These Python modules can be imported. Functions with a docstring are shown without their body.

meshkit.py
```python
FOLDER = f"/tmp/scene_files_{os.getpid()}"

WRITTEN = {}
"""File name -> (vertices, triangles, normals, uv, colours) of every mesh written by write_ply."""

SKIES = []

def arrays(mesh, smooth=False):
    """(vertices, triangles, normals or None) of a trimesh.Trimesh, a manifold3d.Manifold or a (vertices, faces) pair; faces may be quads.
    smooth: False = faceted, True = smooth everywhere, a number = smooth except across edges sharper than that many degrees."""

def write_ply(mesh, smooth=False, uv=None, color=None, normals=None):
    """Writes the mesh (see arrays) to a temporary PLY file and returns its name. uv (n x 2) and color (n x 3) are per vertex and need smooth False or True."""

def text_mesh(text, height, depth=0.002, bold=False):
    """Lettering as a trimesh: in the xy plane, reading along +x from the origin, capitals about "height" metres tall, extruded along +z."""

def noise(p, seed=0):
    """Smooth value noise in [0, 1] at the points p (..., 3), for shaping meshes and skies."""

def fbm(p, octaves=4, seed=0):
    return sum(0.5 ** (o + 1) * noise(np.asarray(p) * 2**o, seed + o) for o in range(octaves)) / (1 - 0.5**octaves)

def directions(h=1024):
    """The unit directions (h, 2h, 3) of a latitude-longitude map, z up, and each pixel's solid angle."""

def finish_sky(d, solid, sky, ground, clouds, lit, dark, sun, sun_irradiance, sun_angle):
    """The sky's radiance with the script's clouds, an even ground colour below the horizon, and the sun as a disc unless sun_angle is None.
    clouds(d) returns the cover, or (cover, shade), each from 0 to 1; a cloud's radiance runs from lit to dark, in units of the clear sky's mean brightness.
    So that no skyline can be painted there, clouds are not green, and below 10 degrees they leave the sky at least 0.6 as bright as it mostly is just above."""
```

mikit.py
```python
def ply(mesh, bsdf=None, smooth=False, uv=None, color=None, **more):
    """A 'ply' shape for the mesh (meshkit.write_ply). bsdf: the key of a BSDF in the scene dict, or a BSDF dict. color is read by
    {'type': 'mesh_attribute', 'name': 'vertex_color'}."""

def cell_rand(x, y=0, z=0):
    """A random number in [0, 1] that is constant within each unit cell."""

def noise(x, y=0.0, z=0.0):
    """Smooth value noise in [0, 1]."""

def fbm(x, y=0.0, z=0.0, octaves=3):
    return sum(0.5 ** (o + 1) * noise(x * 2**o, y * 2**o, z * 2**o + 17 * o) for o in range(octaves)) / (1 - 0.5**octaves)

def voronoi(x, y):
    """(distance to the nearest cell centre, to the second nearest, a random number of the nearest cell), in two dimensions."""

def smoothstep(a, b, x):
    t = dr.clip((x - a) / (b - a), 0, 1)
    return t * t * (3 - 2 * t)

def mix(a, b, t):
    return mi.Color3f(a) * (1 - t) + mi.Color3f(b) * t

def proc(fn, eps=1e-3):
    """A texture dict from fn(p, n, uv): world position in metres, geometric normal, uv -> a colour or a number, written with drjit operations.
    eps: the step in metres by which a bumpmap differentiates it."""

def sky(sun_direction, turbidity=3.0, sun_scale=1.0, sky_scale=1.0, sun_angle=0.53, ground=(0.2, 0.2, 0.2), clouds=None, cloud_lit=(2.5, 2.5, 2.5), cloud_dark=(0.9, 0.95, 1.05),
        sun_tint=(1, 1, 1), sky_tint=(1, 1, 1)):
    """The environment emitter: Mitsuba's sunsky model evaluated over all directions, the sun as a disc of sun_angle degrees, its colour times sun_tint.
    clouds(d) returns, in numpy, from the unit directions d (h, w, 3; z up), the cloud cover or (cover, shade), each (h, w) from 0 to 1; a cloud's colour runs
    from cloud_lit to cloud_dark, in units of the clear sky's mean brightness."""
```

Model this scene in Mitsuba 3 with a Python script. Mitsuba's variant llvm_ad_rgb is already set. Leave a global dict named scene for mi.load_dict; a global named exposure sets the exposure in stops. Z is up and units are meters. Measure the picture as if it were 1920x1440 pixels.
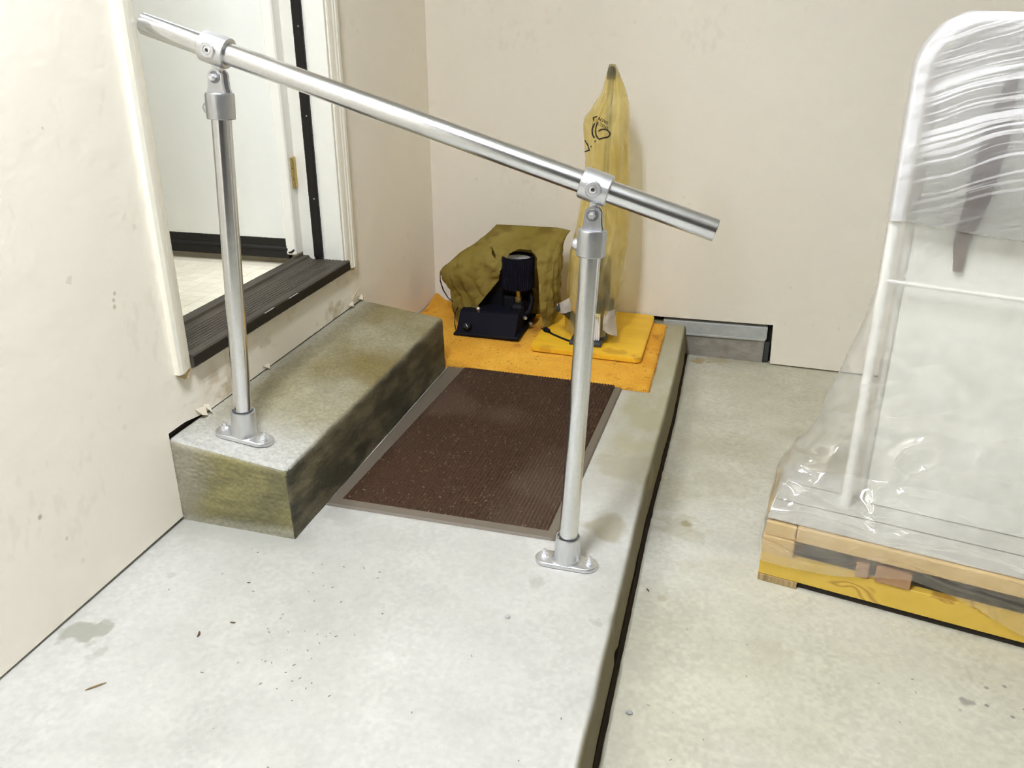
import math, numpy as np, trimesh, drjit as dr, mitsuba as mi, mikit, meshkit
from shapely.geometry import Polygon, Point, box as sbox, LineString
from mikit import noise, fbm, voronoi, smoothstep, mix, cell_rand, proc
T = mi.ScalarTransform4f
scene, labels = {'type': 'scene'}, {}

# ------------------------------------------------------------------ camera
CAM = np.array([1.1389, -1.4326, 1.05]); PITCH, YAW, ROLL, FPX = -0.4042, -0.2502, -0.001, 1600.0
def _cam():
    f = np.array([math.sin(YAW)*math.cos(PITCH), math.cos(YAW)*math.cos(PITCH), math.sin(PITCH)])
    r = np.cross(f, [0, 0, 1]); r /= np.linalg.norm(r); u = np.cross(r, f)
    u = -math.sin(ROLL)*r + math.cos(ROLL)*u
    return f, u
_f, _u = _cam()
scene['camera'] = {'type': 'perspective', 'fov': 2*math.degrees(math.atan(960/FPX)), 'fov_axis': 'x', 'near_clip': 0.02, 'far_clip': 50,
                   'to_world': T().look_at(origin=CAM.tolist(), target=(CAM+_f).tolist(), up=_u.tolist())}
# ------------------------------------------------------------------ light (lamp shapes are built further down)
exposure = 0.9
LAMP = (0.58, -1.05, 2.36); LAMP_RAD = [137, 141, 150]      # two fluorescent tubes of the ceiling fixture
HALL_RAD = [33, 35, 37]

# ------------------------------------------------------------------ helpers
SX, SY, DROP = -0.0295, -0.006, 0.1214
def S(x, y): return SX*x + SY*y                  # the landing's fall
def F(x, y): return S(x, y) - DROP               # the garage floor
def put(key, mesh, bsdf, smooth=False, label=None, cat=None, group=None, kind=None, **kw):
    k, n = key, 1
    while k in scene: k = f'{key}_{n:03d}'; n += 1
    scene[k] = mikit.ply(mesh, bsdf, smooth=smooth, **kw)
    tag(k, label, cat, group, kind)
    return k
def tag(k, label=None, cat=None, group=None, kind=None):
    d = {a: b for a, b in (('label', label), ('category', cat), ('group', group), ('kind', kind)) if b}
    if d: labels[k] = d
cat_ = trimesh.util.concatenate
def cbox(x0, x1, y0, y1, z0, z1, c=0.002):
    P = []
    for x, sx in ((x0, 1), (x1, -1)):
        for y, sy in ((y0, 1), (y1, -1)):
            for z, sz in ((z0, 1), (z1, -1)):
                P += [(x, y+sy*c, z+sz*c), (x+sx*c, y, z+sz*c), (x+sx*c, y+sy*c, z)]
    return trimesh.convex.convex_hull(np.array(P))
def move(m, fn):
    m = m.copy(); m.vertices = fn(np.array(m.vertices)); return m
def tilt(m, base=S):                              # sets a mesh built on z = 0 onto the sloping landing or floor
    return move(m, lambda v: np.c_[v[:, 0], v[:, 1], v[:, 2]+base(v[:, 0], v[:, 1])])
def frame(o, z, x=(1, 0, 0)):
    z = np.array(z, float); z /= np.linalg.norm(z); x = np.array(x, float); x -= z*(x@z); x /= np.linalg.norm(x)
    M = np.eye(4); M[:3, 0], M[:3, 1], M[:3, 2], M[:3, 3] = x, np.cross(z, x), z, o; return M
def at(m, M): m = m.copy(); m.apply_transform(M); return m
def tube(pts, r, sides=12, caps=True, closed=False):
    p = np.array(pts, float); n = len(p); r = np.broadcast_to(r, (n,))
    t = np.gradient(p, axis=0)
    if closed: t = np.roll(p, -1, 0)-np.roll(p, 1, 0)
    t /= np.linalg.norm(t, axis=1, keepdims=True)
    a = np.cross(t[0], [0, 0, 1.0] if abs(t[0, 2]) < .9 else [1.0, 0, 0]); A = []
    for i in range(n):
        a = a-t[i]*(a@t[i]); a /= np.linalg.norm(a); A.append(a.copy())
    A = np.array(A); B = np.cross(t, A); g = np.arange(sides)*2*np.pi/sides
    v = (p[:, None]+r[:, None, None]*(np.cos(g)[None, :, None]*A[:, None]+np.sin(g)[None, :, None]*B[:, None])).reshape(-1, 3)
    f = []
    for i in range(n if closed else n-1):
        for j in range(sides):
            k, i2 = (j+1) % sides, (i+1) % n
            f += [[i*sides+j, i*sides+k, i2*sides+k], [i*sides+j, i2*sides+k, i2*sides+j]]
    if caps and not closed:
        v = np.vstack([v, p[0], p[-1]]); m = n*sides
        for j in range(sides):
            k = (j+1) % sides; f += [[m, k, j], [m+1, (n-1)*sides+j, (n-1)*sides+k]]
    return trimesh.Trimesh(v, f, process=False)
def lathe(prof, sections=40): return trimesh.creation.revolve(np.array(prof, float), sections=sections)
def extr(poly, h): return trimesh.creation.extrude_polygon(poly, h, engine='earcut')
def prism_y(pts, y0, y1):                         # (x, z) outline drawn along y
    m = extr(Polygon(pts), y1-y0); v = np.array(m.vertices)
    return trimesh.Trimesh(np.c_[v[:, 0], y1-v[:, 2], v[:, 1]], m.faces, process=False)
def prism_x(poly, x0, x1):                        # (y, z) outline drawn along x
    m = extr(poly, x1-x0); v = np.array(m.vertices)
    return trimesh.Trimesh(np.c_[x0+v[:, 2], v[:, 0], v[:, 1]], m.faces, process=False)
def prism_z(poly, z0, z1):
    m = extr(poly, z1-z0); m.apply_translation([0, 0, z0]); return m
def grid(fn, nu, nv, closed_u=False):             # a sheet from fn(u, v) in [0,1]
    u, v = np.meshgrid(np.linspace(0, 1, nu+1), np.linspace(0, 1, nv+1), indexing='ij')
    P = np.asarray(fn(u, v)).reshape(-1, 3)
    i, j = np.meshgrid(np.arange(nu), np.arange(nv), indexing='ij'); a = (i*(nv+1)+j).ravel()
    return trimesh.Trimesh(P, np.vstack([np.c_[a, a+nv+1, a+nv+2], np.c_[a, a+nv+2, a+1]]), process=False)
def nz(p, s, seed=0): return meshkit.fbm(np.asarray(p)*s, 3, seed)-.5
def roughen(m, length, amp, scale, seed=0):
    m = m.copy().subdivide_to_size(length); m.merge_vertices()
    n = np.array(m.vertex_normals); v = np.array(m.vertices)
    m.vertices = v+n*(nz(v, scale, seed)*2*amp)[:, None]; return m

# ------------------------------------------------------------------ materials
def rgb(*c): return {'type': 'rgb', 'value': list(c)}
def prin(c, rough=.5, metal=0., **k): return {'type': 'twosided', 'b': {'type': 'principled', 'base_color': c if isinstance(c, dict) else rgb(*c), 'roughness': rough, 'metallic': metal, **k}}
def mat(name, d): scene[name] = d; return name
def bump(d, fn, scale, eps=.001):
    return {'type': 'twosided', 'b': {'type': 'bumpmap', 'arbitrary': proc(fn, eps), 'scale': scale, 'inner': d['b'] if d['type'] == 'twosided' else d}}
def spot(p, q, r):                                # a round mark of radius r around the point q
    return 1-smoothstep(r*.35, r, dr.norm(p-mi.Point3f(*q)))
def blot(p, q, r, f=40., a=.6):                   # a ragged mark
    return 1-smoothstep(.35, .75, dr.norm(p-mi.Point3f(*q))/r+a*(fbm(p.x*f, p.y*f, p.z*f)-.5)*2)

def concrete_floor(p, n, uv):
    a, b = fbm(p.x*2.2, p.y*2.2, 3.1, 4), fbm(p.x*9, p.y*9, 7.7, 4)
    c = mix((.47, .455, .36), (.55, .545, .475), smoothstep(.28, .7, a))
    c = c*(0.84+.3*b)
    c = mix(c, (.36, .33, .21), .28*smoothstep(.52, .72, fbm(p.x*4+9, p.y*6+2, 5., 4))*smoothstep(-.1, .5, p.y))
    g = fbm(p.x*110, p.y*110, p.z*110, 3); c = c*(.86+.28*g)
    c = mix(c, (.36, .33, .22), .75*blot(p, (1.113, .511, -.157), .035)+.35*blot(p, (1.10, .50, -.157), .10)
            + .6*blot(p, (1.075, .185, -.154), .02)+.25*blot(p, (1.30, .07, -.16), .08)+.25*blot(p, (1.2, .75, -.16), .16))
    c = mix(c, (.40, .30, .12), .8*blot(p, (1.08, 1.72, -.163), .05, 60.)+.4*blot(p, (1.15, 1.74, -.163), .08, 60.))
    c = mix(c, (.20, .18, .16), .8*blot(p, (1.725, .08, -.173), .012)+.6*blot(p, (1.66, .0, -.17), .012)+.6*blot(p, (1.5, -.03, -.17), .006)+.9*spot(p, (1.713, .028, -.173), .006)+.9*spot(p, (1.754, .009, -.173), .006)+.9*spot(p, (1.761, .095, -.174), .006)+.7*blot(p, (1.681, .027, -.172), .022, 60.))
    return c
def concrete_landing(p, n, uv):
    a, b = fbm(p.x*2.0+5, p.y*2.0, 1.1, 4), fbm(p.x*10, p.y*10, 2.7, 4)
    c = mix((.405, .40, .365), (.475, .473, .445), smoothstep(.3, .7, a))*(0.86+.28*b)
    c = c*(.90+.20*fbm(p.x*120, p.y*120, p.z*120, 3))
    wear = smoothstep(.25, .75, p.y)*smoothstep(.80, .92, p.x)                      # older, browner strip beside the mats
    c = mix(c, (.33, .305, .185), .85*dr.clip(wear*(.45+.9*fbm(p.x*20, p.y*12, 4., 4)), 0, 1))
    c = mix(c, (.115, .092, .035), .97*smoothstep(.986, .997, p.x-.004*smoothstep(-.45, .25, p.y)-.018*smoothstep(.25, 1.3, p.y)+.006*(b-.5)))     # rounded edge and side face turned dark olive
    dark = blot(p, (.047, -.391, 0.), .05, 45.)+.8*blot(p, (.075, -.365, 0.), .03, 60.)+.5*blot(p, (.109, -.43, 0.), .03, 60.)
    dark = dark+.35*blot(p, (.10, -.19, 0.), .018, 90.)+.4*blot(p, (.83, .0, -.02), .03, 80.)+.5*blot(p, (.965, -.09, -.03), .02, 80.)
    c = mix(c, (.24, .24, .19), .7*dr.clip(dark, 0, 1))
    damp = smoothstep(.085, .0, -p.y+.02*(b-.5))*smoothstep(.36, .27, p.x)*smoothstep(.06, -.01, p.y)
    c = mix(c, (.33, .335, .30), .7*damp)                                           # grey patch along the foot of the step
    c = mix(c, (.31, .315, .285), .45*blot(p, (.36, .12, 0.), .09, 25.))
    c = mix(c, (.26, .22, .11), .5*blot(p, (.93, .25, -.03), .09, 18.)+.35*blot(p, (.96, .55, -.03), .15, 15.))
    return c
def concrete_step(p, n, uv):
    a, b = fbm(p.x*5+2, p.y*5, p.z*5, 4), fbm(p.x*22, p.y*22, p.z*22, 4)
    brown = smoothstep(.05, .55, p.y)*smoothstep(.0, .09, p.x)
    top = mix((.255, .238, .165), (.155, .122, .045), brown*smoothstep(.25, .75, .55*a+.3*fbm(p.x*14, p.y*9, 3., 3)+.12))
    top = mix(top, (.46, .465, .445), smoothstep(.26, .0, p.y+.10*(a-.5))*.85)
    top = mix(top, (.42, .415, .365), .5*smoothstep(.035, .0, p.x+.03*(b-.5)))
    streak = fbm(p.x*8, p.y*8, p.z*120, 3)
    side = mix((.225, .205, .092), (.145, .135, .068), smoothstep(.4, .65, fbm(p.x*7, p.y*4, p.z*9, 4)))*(.8+.4*streak)
    pale = smoothstep(.10, .0, p.x+.35*(.17-p.z)-.03+.06*(b-.5))*smoothstep(.12, .0, p.y)
    side = mix(side, (.33, .31, .24), pale*.8)
    side = mix(side, (.34, .33, .27), .7*smoothstep(.03, .0, p.z+.015*(b-.5)))
    right = mix((.115, .10, .062), (.045, .043, .029), smoothstep(.35, .65, fbm(p.x*6, p.y*6+p.z*22, p.z*14-p.y*6, 4)))*(.7+.6*fbm(p.y*16, p.z*70+p.y*20, 1., 3))  # streaky right face, with its shade put into the colour
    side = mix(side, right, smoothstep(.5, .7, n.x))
    c = mix(side, top, smoothstep(.55, .85, n.z))*(.9+.2*b)*(.72+.56*fbm(p.x*170, p.y*170, p.z*170, 3))
    v = cell_rand(dr.floor(p.x*240), dr.floor(p.y*240), dr.floor(p.z*240))
    c = mix(c, (.15, .13, .09), dr.select(v > .996, .35, 0.)); return c
def drywall(p, n, uv):
    c = mix((.815, .769, .666), (.84, .794, .698), fbm(p.x*3, p.y*3, p.z*3, 3))
    sc = fbm(p.x*60, p.y*60, p.z*25, 3)*fbm(p.x*3+7, p.y*3+3, p.z*4, 2)
    c = mix(c, (.66, .61, .51), .22*smoothstep(.40, .55, sc))
    low = smoothstep(.36, .22, p.z)*smoothstep(.12, .2, p.y)*smoothstep(.02, .005, p.x)*smoothstep(1.0, .9, p.y)
    c = mix(c, (.44, .35, .22), low*.8*smoothstep(.52, .75, fbm(p.y*16, p.z*22, 4., 4)))
    m = .3*blot(p, (0., -.191, .619), .012, 120.)+.6*spot(p, (0., -.084, .562), .006)+.6*spot(p, (0., -.09, .55), .006)+.6*spot(p, (0., -.091, .537), .007)
    m = m+.8*spot(p, (0., -.376, .234), .007)+.5*spot(p, (0., -.179, .881), .004)+.4*spot(p, (0., -.33, .16), .006)
    c = mix(c, (.42, .37, .27), dr.clip(m, 0, 1))
    v = cell_rand(dr.floor(p.x*90), dr.floor(p.y*90), dr.floor(p.z*90))
    return mix(c, (.55, .47, .34), dr.select(v > .9993, .2, 0.))
def dry_bump(p, n, uv): return fbm(p.x*90, p.y*90, p.z*90, 2)+2*fbm(p.x*18, p.y*18, p.z*18, 2)
def conc_bump(p, n, uv): return fbm(p.x*160, p.y*160, p.z*160, 3)+1.5*fbm(p.x*30, p.y*30, p.z*30, 2)
mat('drywall', bump(prin(proc(drywall), .75, specular=.25), dry_bump, .0006))
mat('floor_concrete', bump(prin(proc(concrete_floor), .62, specular=.3), conc_bump, .0008))
mat('landing_concrete', bump(prin(proc(concrete_landing), .62, specular=.3), conc_bump, .0008))
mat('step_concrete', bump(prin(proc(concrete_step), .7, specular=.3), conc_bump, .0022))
mat('trim_paint', prin((.82, .79, .68), .35))
mat('door_paint', prin((.74, .745, .70), .4))
mat('white_paint', prin((.80, .79, .72), .4))
mat('ceiling_paint', prin((.55, .55, .53), .8))
mat('dull_wall', prin((.30, .28, .25), .8))
mat('dark_wall', prin((.07, .06, .055), .7))
mat('rubber_black', prin((.008, .0065, .0055), .5, specular=.3))
mat('gap_black', prin((.015, .011, .008), .9))
mat('joint_shade', prin((.016, .011, .006), .95, specular=.1))
def bronze(p, n, uv): return mix((.030, .024, .018), (.075, .063, .048), fbm(p.x*60, p.y*8, p.z*60, 3))
mat('bronze', prin(proc(bronze), .5, .1, specular=.3))
mat('paper_brown', prin((.50, .40, .22), .9))
mat('paper_cream', prin((.74, .68, .56), .9))
mat('brass', prin((.55, .42, .16), .35, .9))
def galv(p, n, uv): return mix((.70, .715, .735), (.80, .81, .825), fbm(p.x*220, p.y*220, p.z*220, 3))
def galv_r(p, n, uv): return .17+.05*fbm(p.x*160, p.y*160, p.z*160, 2)
mat('pipe_metal', prin(proc(galv), proc(galv_r), 1.))
mat('cast_metal', bump(prin((.72, .735, .76), .36, .95), lambda p, n, uv: fbm(p.x*500, p.y*500, p.z*500, 2), .0004))
mat('bolt_metal', prin((.84, .85, .87), .30, .9))
mat('socket_metal', bump(prin((.58, .595, .62), .32, .97), lambda p, n, uv: fbm(p.x*500, p.y*500, p.z*500, 2), .0004))
mat('washer_grey', prin((.22, .225, .235), .4, .9))
mat('screw_dark', prin((.05, .05, .055), .4, .8))
def carpet(p, n, uv):
    c = mix((.026, .0135, .0085), (.060, .034, .021), noise(p.x*300, p.y*300, p.z*100))
    v = cell_rand(dr.floor(p.x*320), dr.floor(p.y*320), 3)
    c = mix(c, (.22, .16, .09), dr.select(v > .985, .7, 0.))
    return mix(c, (.11, .08, .06), .3*smoothstep(.55, .8, fbm(p.x*4, p.y*4, 2., 3)))
mat('carpet', prin(proc(carpet), .95, specular=.1))
mat('mat_vinyl', prin((.12, .10, .075), .6))
def coir(p, n, uv):
    c = mix((.56, .25, .028), (.72, .40, .055), fbm(p.x*14, p.y*14, 1., 4))*(.8+.4*noise(p.x*420, p.y*420, p.z*200))
    st = blot(p, (.93, 1.55, 0.), .06, 20.)+blot(p, (.94, 1.42, 0.), .04, 30.)+.8*blot(p, (.46, 1.30, 0.), .04, 40.)+.9*blot(p, (.02, 1.58, 0.), .07, 25.)+.9*blot(p, (.5, 1.50, 0.), .09, 25.)
    c = mix(c, (.36, .13, .025), .7*dr.clip(st, 0, 1))
    v = cell_rand(dr.floor(p.x*130), dr.floor(p.y*200), 5)
    return mix(c, (.22, .10, .03), dr.select(v > .988, .7, 0.))
mat('coir', prin(proc(coir), .95, specular=.1))
mat('coir_dark', prin((.32, .13, .03), .95, specular=.1))
def boardc(p, n, uv):
    c = mix((.68, .38, .014), (.80, .49, .03), fbm(p.x*6, p.y*30, p.z*30, 3))
    return mix(c, (.42, .20, .02), .55*(blot(p, (.80, 1.30, 0.), .06, 30.)+.8*blot(p, (.88, 1.275, 0.), .03, 60.)+.7*blot(p, (.57, 1.275, 0.), .04, 50.)+.6*blot(p, (.72, 1.27, -.01), .04, 50.)))
mat('board_wood', prin(proc(boardc), .5))
mat('machine_black', prin((.0035, .0035, .006), .6, specular=.15))
mat('machine_satin', prin((.0035, .0035, .009), .75, specular=.12))
mat('machine_grey', prin((.035, .038, .04), .5, specular=.3))
mat('white_plastic', prin((.80, .80, .80), .5))
mat('print_black', prin((.015, .012, .008), .6))
def bag_c(p, n, uv):
    c = mix((.21, .155, .030), (.37, .29, .085), fbm(p.x*9, p.y*9, p.z*9, 4)); return mix(c, (.12, .075, .018), .6*smoothstep(.5, .75, fbm(p.x*14+3, p.y*14, p.z*20, 3)))
mat('olive_film', {'type': 'principledthin', 'base_color': proc(bag_c), 'roughness': .38, 'diff_trans': .45, 'spec_trans': 0.0})
def ybag_c(p, n, uv):
    c = mix((.78, .65, .26), (.90, .81, .46), smoothstep(.25, .75, fbm(p.x*15, p.y*15, p.z*11, 3)))
    return mix(c, (.50, .48, .40), smoothstep(.880, .90, p.z+.012*fbm(p.x*90, p.z*90, 1.)))
mat('yellow_film', {'type': 'blendbsdf', 'weight': proc(lambda p, n, uv: .17+.05*smoothstep(.1, .4, p.z)+.32*smoothstep(.35, .7, fbm(p.x*14, p.y*14, p.z*10, 2))),
                    'a': {'type': 'thindielectric', 'int_ior': 1.4, 'specular_transmittance': rgb(.94, .87, .58)},
                    'b': {'type': 'principledthin', 'base_color': proc(ybag_c), 'roughness': .16, 'diff_trans': 1.0, 'spec_trans': 0.0}})
mat('grey_film', {'type': 'blendbsdf', 'weight': .75, 'a': {'type': 'thindielectric', 'int_ior': 1.4}, 'b': {'type': 'principledthin', 'base_color': rgb(.74, .71, .65), 'roughness': .3, 'diff_trans': .9, 'spec_trans': 0.0}})
UA = math.radians(-10.4); PO = np.array([1.285, .324]); PU = np.array([math.cos(UA), math.sin(UA)]); PV = np.array([-math.sin(UA), math.cos(UA)])
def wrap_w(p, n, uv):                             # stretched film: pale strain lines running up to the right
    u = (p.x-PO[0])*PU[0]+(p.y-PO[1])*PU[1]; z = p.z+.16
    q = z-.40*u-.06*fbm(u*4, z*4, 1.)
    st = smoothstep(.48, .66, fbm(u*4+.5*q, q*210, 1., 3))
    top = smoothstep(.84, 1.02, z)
    r = dr.select(z > 1.11, dr.select(u < .27, dr.norm(mi.Vector2f(u-.27, z-1.11)), z-1.11), .27-u)       # bright line of the front tube put into the film's whiteness
    tube_line = smoothstep(.016, .007, dr.abs(r-.110))
    return dr.clip(.12+.14*top+.62*st*(.22+.78*top)*smoothstep(.02, .06, u-.145)+.5*tube_line, .08, .9)
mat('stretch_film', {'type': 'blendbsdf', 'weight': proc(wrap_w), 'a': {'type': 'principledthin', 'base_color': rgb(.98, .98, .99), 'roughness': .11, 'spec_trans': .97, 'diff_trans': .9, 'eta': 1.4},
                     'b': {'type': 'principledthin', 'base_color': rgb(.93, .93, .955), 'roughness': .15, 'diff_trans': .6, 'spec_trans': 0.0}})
mat('clear_film', {'type': 'blendbsdf', 'weight': proc(lambda p, n, uv: .05+.13*smoothstep(.35, .75, fbm(p.x*10, p.y*10, p.z*6, 3))+.05*smoothstep(.40, .60, p.z)), 'a': {'type': 'thindielectric', 'int_ior': 1.6},
                   'b': {'type': 'principledthin', 'base_color': rgb(.92, .92, .91), 'roughness': .10, 'diff_trans': .7, 'spec_trans': 0.0}})
mat('tube_white', prin((.84, .83, .78), .3))
mat('panel_pale', prin((.74, .74, .68), .5))
def plyw(p, n, uv):
    u = (p.x-PO[0])*PU[0]+(p.y-PO[1])*PU[1]; z = p.z+.17
    w = u*4+1.2*fbm(u*5, z*18, 2., 3); r = fbm(w*2, z*26+3*fbm(u*6, z*10, 1.), 5., 3)
    c = mix((.58, .38, .045), (.72, .51, .10), r)
    line = smoothstep(.46, .50, r)*smoothstep(.54, .50, r)
    return mix(c, (.36, .19, .03), dr.clip(.8*line, 0, .8)+.3*smoothstep(.62, .8, fbm(u*9, z*12, 9.)))
mat('plywood', prin(proc(plyw), .6))
def tanw(p, n, uv): return mix((.54, .37, .15), (.66, .48, .22), fbm(p.x*9, p.y*60, p.z*60, 3))
mat('tan_wood', prin(proc(tanw), .7))
def endg(p, n, uv): return mix((.22, .15, .06), (.48, .36, .18), noise(p.x*260, p.y*260, p.z*20))
mat('end_grain', prin(proc(endg), .8))
mat('cardboard', prin((.36, .21, .11), .85))
mat('deck_grey', prin((.46, .45, .40), .7))
mat('strap_brown', prin((.10, .065, .045), .7))
mat('tile_cream', prin((.82, .77, .64), .35))
mat('tile_cream_worn', prin((.78, .73, .60), .35))
mat('grout', prin((.62, .57, .46), .8))
mat('hall_paint', prin((.74, .72, .66), .8))
mat('sill_steel', bump(prin(proc(lambda p, n, uv: mix((.40, .42, .43), (.56, .58, .58), fbm(p.x*40, p.y*40, p.z*40, 3))), .5, .35), conc_bump, .001))
mat('old_concrete', bump(prin(proc(lambda p, n, uv: mix((.20, .18, .15), (.38, .36, .32), fbm(p.x*40, p.y*40, p.z*40, 4))), .9), conc_bump, .004))
mat('lamp_white', prin((.85, .85, .85), .4))
mat('twig', prin((.22, .15, .07), .8)); mat('pebble', prin((.36, .36, .35), .8)); mat('leaf_dark', prin((.09, .06, .03), .8))

# ------------------------------------------------------------------ the setting: walls, floor, ceiling
D, W, LS = 1.757, .2774, 1.0516
def step_top(x, y): return .2-.128*x+.002*y
wl = Polygon([(-4, .009), (-.0015, .009+S(0, 0)), (-.0015, .219), (.06, .219), (.115, .210), (.16, .2062), (LS+.004, .2062+.002), (LS+.004, -.002), (D, -.006), (D, 2.6), (-4, 2.6)])
hole = sbox(.100, .335, .945, 2.2)
put('wall_left', prism_x(wl.difference(hole), -.115, 0), 'drywall', label='cream drywall on the left with the doorway in it', kind='structure')
put('wall_left__bottom_plate', cat_([cbox(-.11, -.012, -4, -.01, -.02, .05), cbox(-.11, -.012, 0, LS+.02, .16, .24), cbox(-.11, -.012, LS+.02, D, -.03, .04)]), 'gap_black', label='dark gap along the foot of the wall')
rng = np.random.default_rng(5)
def scrap(pts, th=.0012, mtl='paper_cream', holder='wall_left', nm='torn_paper', lab='torn scrap of wall paper'):
    p = np.array(pts, float); n = len(p); nrm = np.cross(p[1]-p[0], p[2]-p[0]); nrm /= np.linalg.norm(nrm)
    v = np.vstack([p, p+nrm*th]); f = [[0, i+1, i] for i in range(1, n-1)]+[[n, n+i, n+i+1] for i in range(1, n-1)]
    for i in range(n):
        j = (i+1) % n; f += [[i, j, n+j], [i, n+j, n+i]]
    put(f'{holder}__{nm}', trimesh.Trimesh(v, f, process=False), mtl, label=lab)
scrap([(.002, .052, .336), (.004, .112, .337), (.006, .100, .326), (.012, .072, .318)], mtl='paper_brown', lab='torn brown paper under the left casing')
scrap([(.002, .072, .334), (.012, .082, .316), (.003, .090, .330)], mtl='paper_brown', lab='torn brown paper under the left casing')
scrap([(.002, .955, .336), (.004, .992, .336), (.008, .985, .322), (.004, .962, .325)], mtl='paper_brown', lab='torn brown paper under the right casing')
scrap([(.002, .10, .232), (.004, .135, .226), (.012, .128, .206), (.010, .112, .214)])
scrap([(.002, .13, .23), (.004, .15, .225), (.016, .142, .208)])
scrap([(.002, .40, .222), (.004, .43, .219), (.012, .42, .207)])
scrap([(.002, .95, .225), (.003, 1.0, .24), (.014, .985, .262), (.010, .955, .24)])
scrap([(.002, .93, .22), (.006, .965, .228), (.012, .95, .212)])
scrap([(.002, 1.0, .222), (.004, 1.035, .226), (.014, 1.02, .212)])
wb = Polygon([(-.12, -.011), (1.340, -.011), (1.345, F(1.345, D)+.006), (4.6, F(4.6, D)+.006), (4.6, 2.6), (-.12, 2.6)])
m = extr(wb, .1); v = np.array(m.vertices)
put('wall_back', trimesh.Trimesh(np.c_[v[:, 0], D+v[:, 2], v[:, 1]], m.faces[:, ::-1], process=False), 'drywall', label='plain cream drywall at the back', kind='structure')
curb = roughen(cbox(.9, 1.316, D+.012, D+.09, -.20, -.078, .003), .02, .003, 30, 2)
put('wall_back__curb', curb, 'old_concrete', label='rough grey concrete curb in the cut-out at the foot of the back wall')
put('wall_back__sill_flashing', cat_([cbox(.93, 1.322, D+.004, D+.05, -.075, -.024, .003), cbox(.93, 1.318, D+.002, D+.02, -.079, -.071, .001)]), 'sill_steel', label='dull galvanized steel sill strip')
put('wall_back__cavity', cat_([cbox(.0, 1.40, D+.055, D+.09, -.08, .03), cbox(1.30, 1.37, D+.045, D+.09, -.20, .02)]), 'gap_black', label='dark gap behind the cut drywall')
put('wall_back__bracket', cbox(1.318, 1.336, D+.014, D+.03, -.165, -.085, .002), 'machine_grey', label='small dark metal bracket')
put('wall_right', cbox(4.6, 4.7, -4.5, D+.1, -.4, 2.6, 0.001), 'dull_wall', kind='structure')
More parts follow.
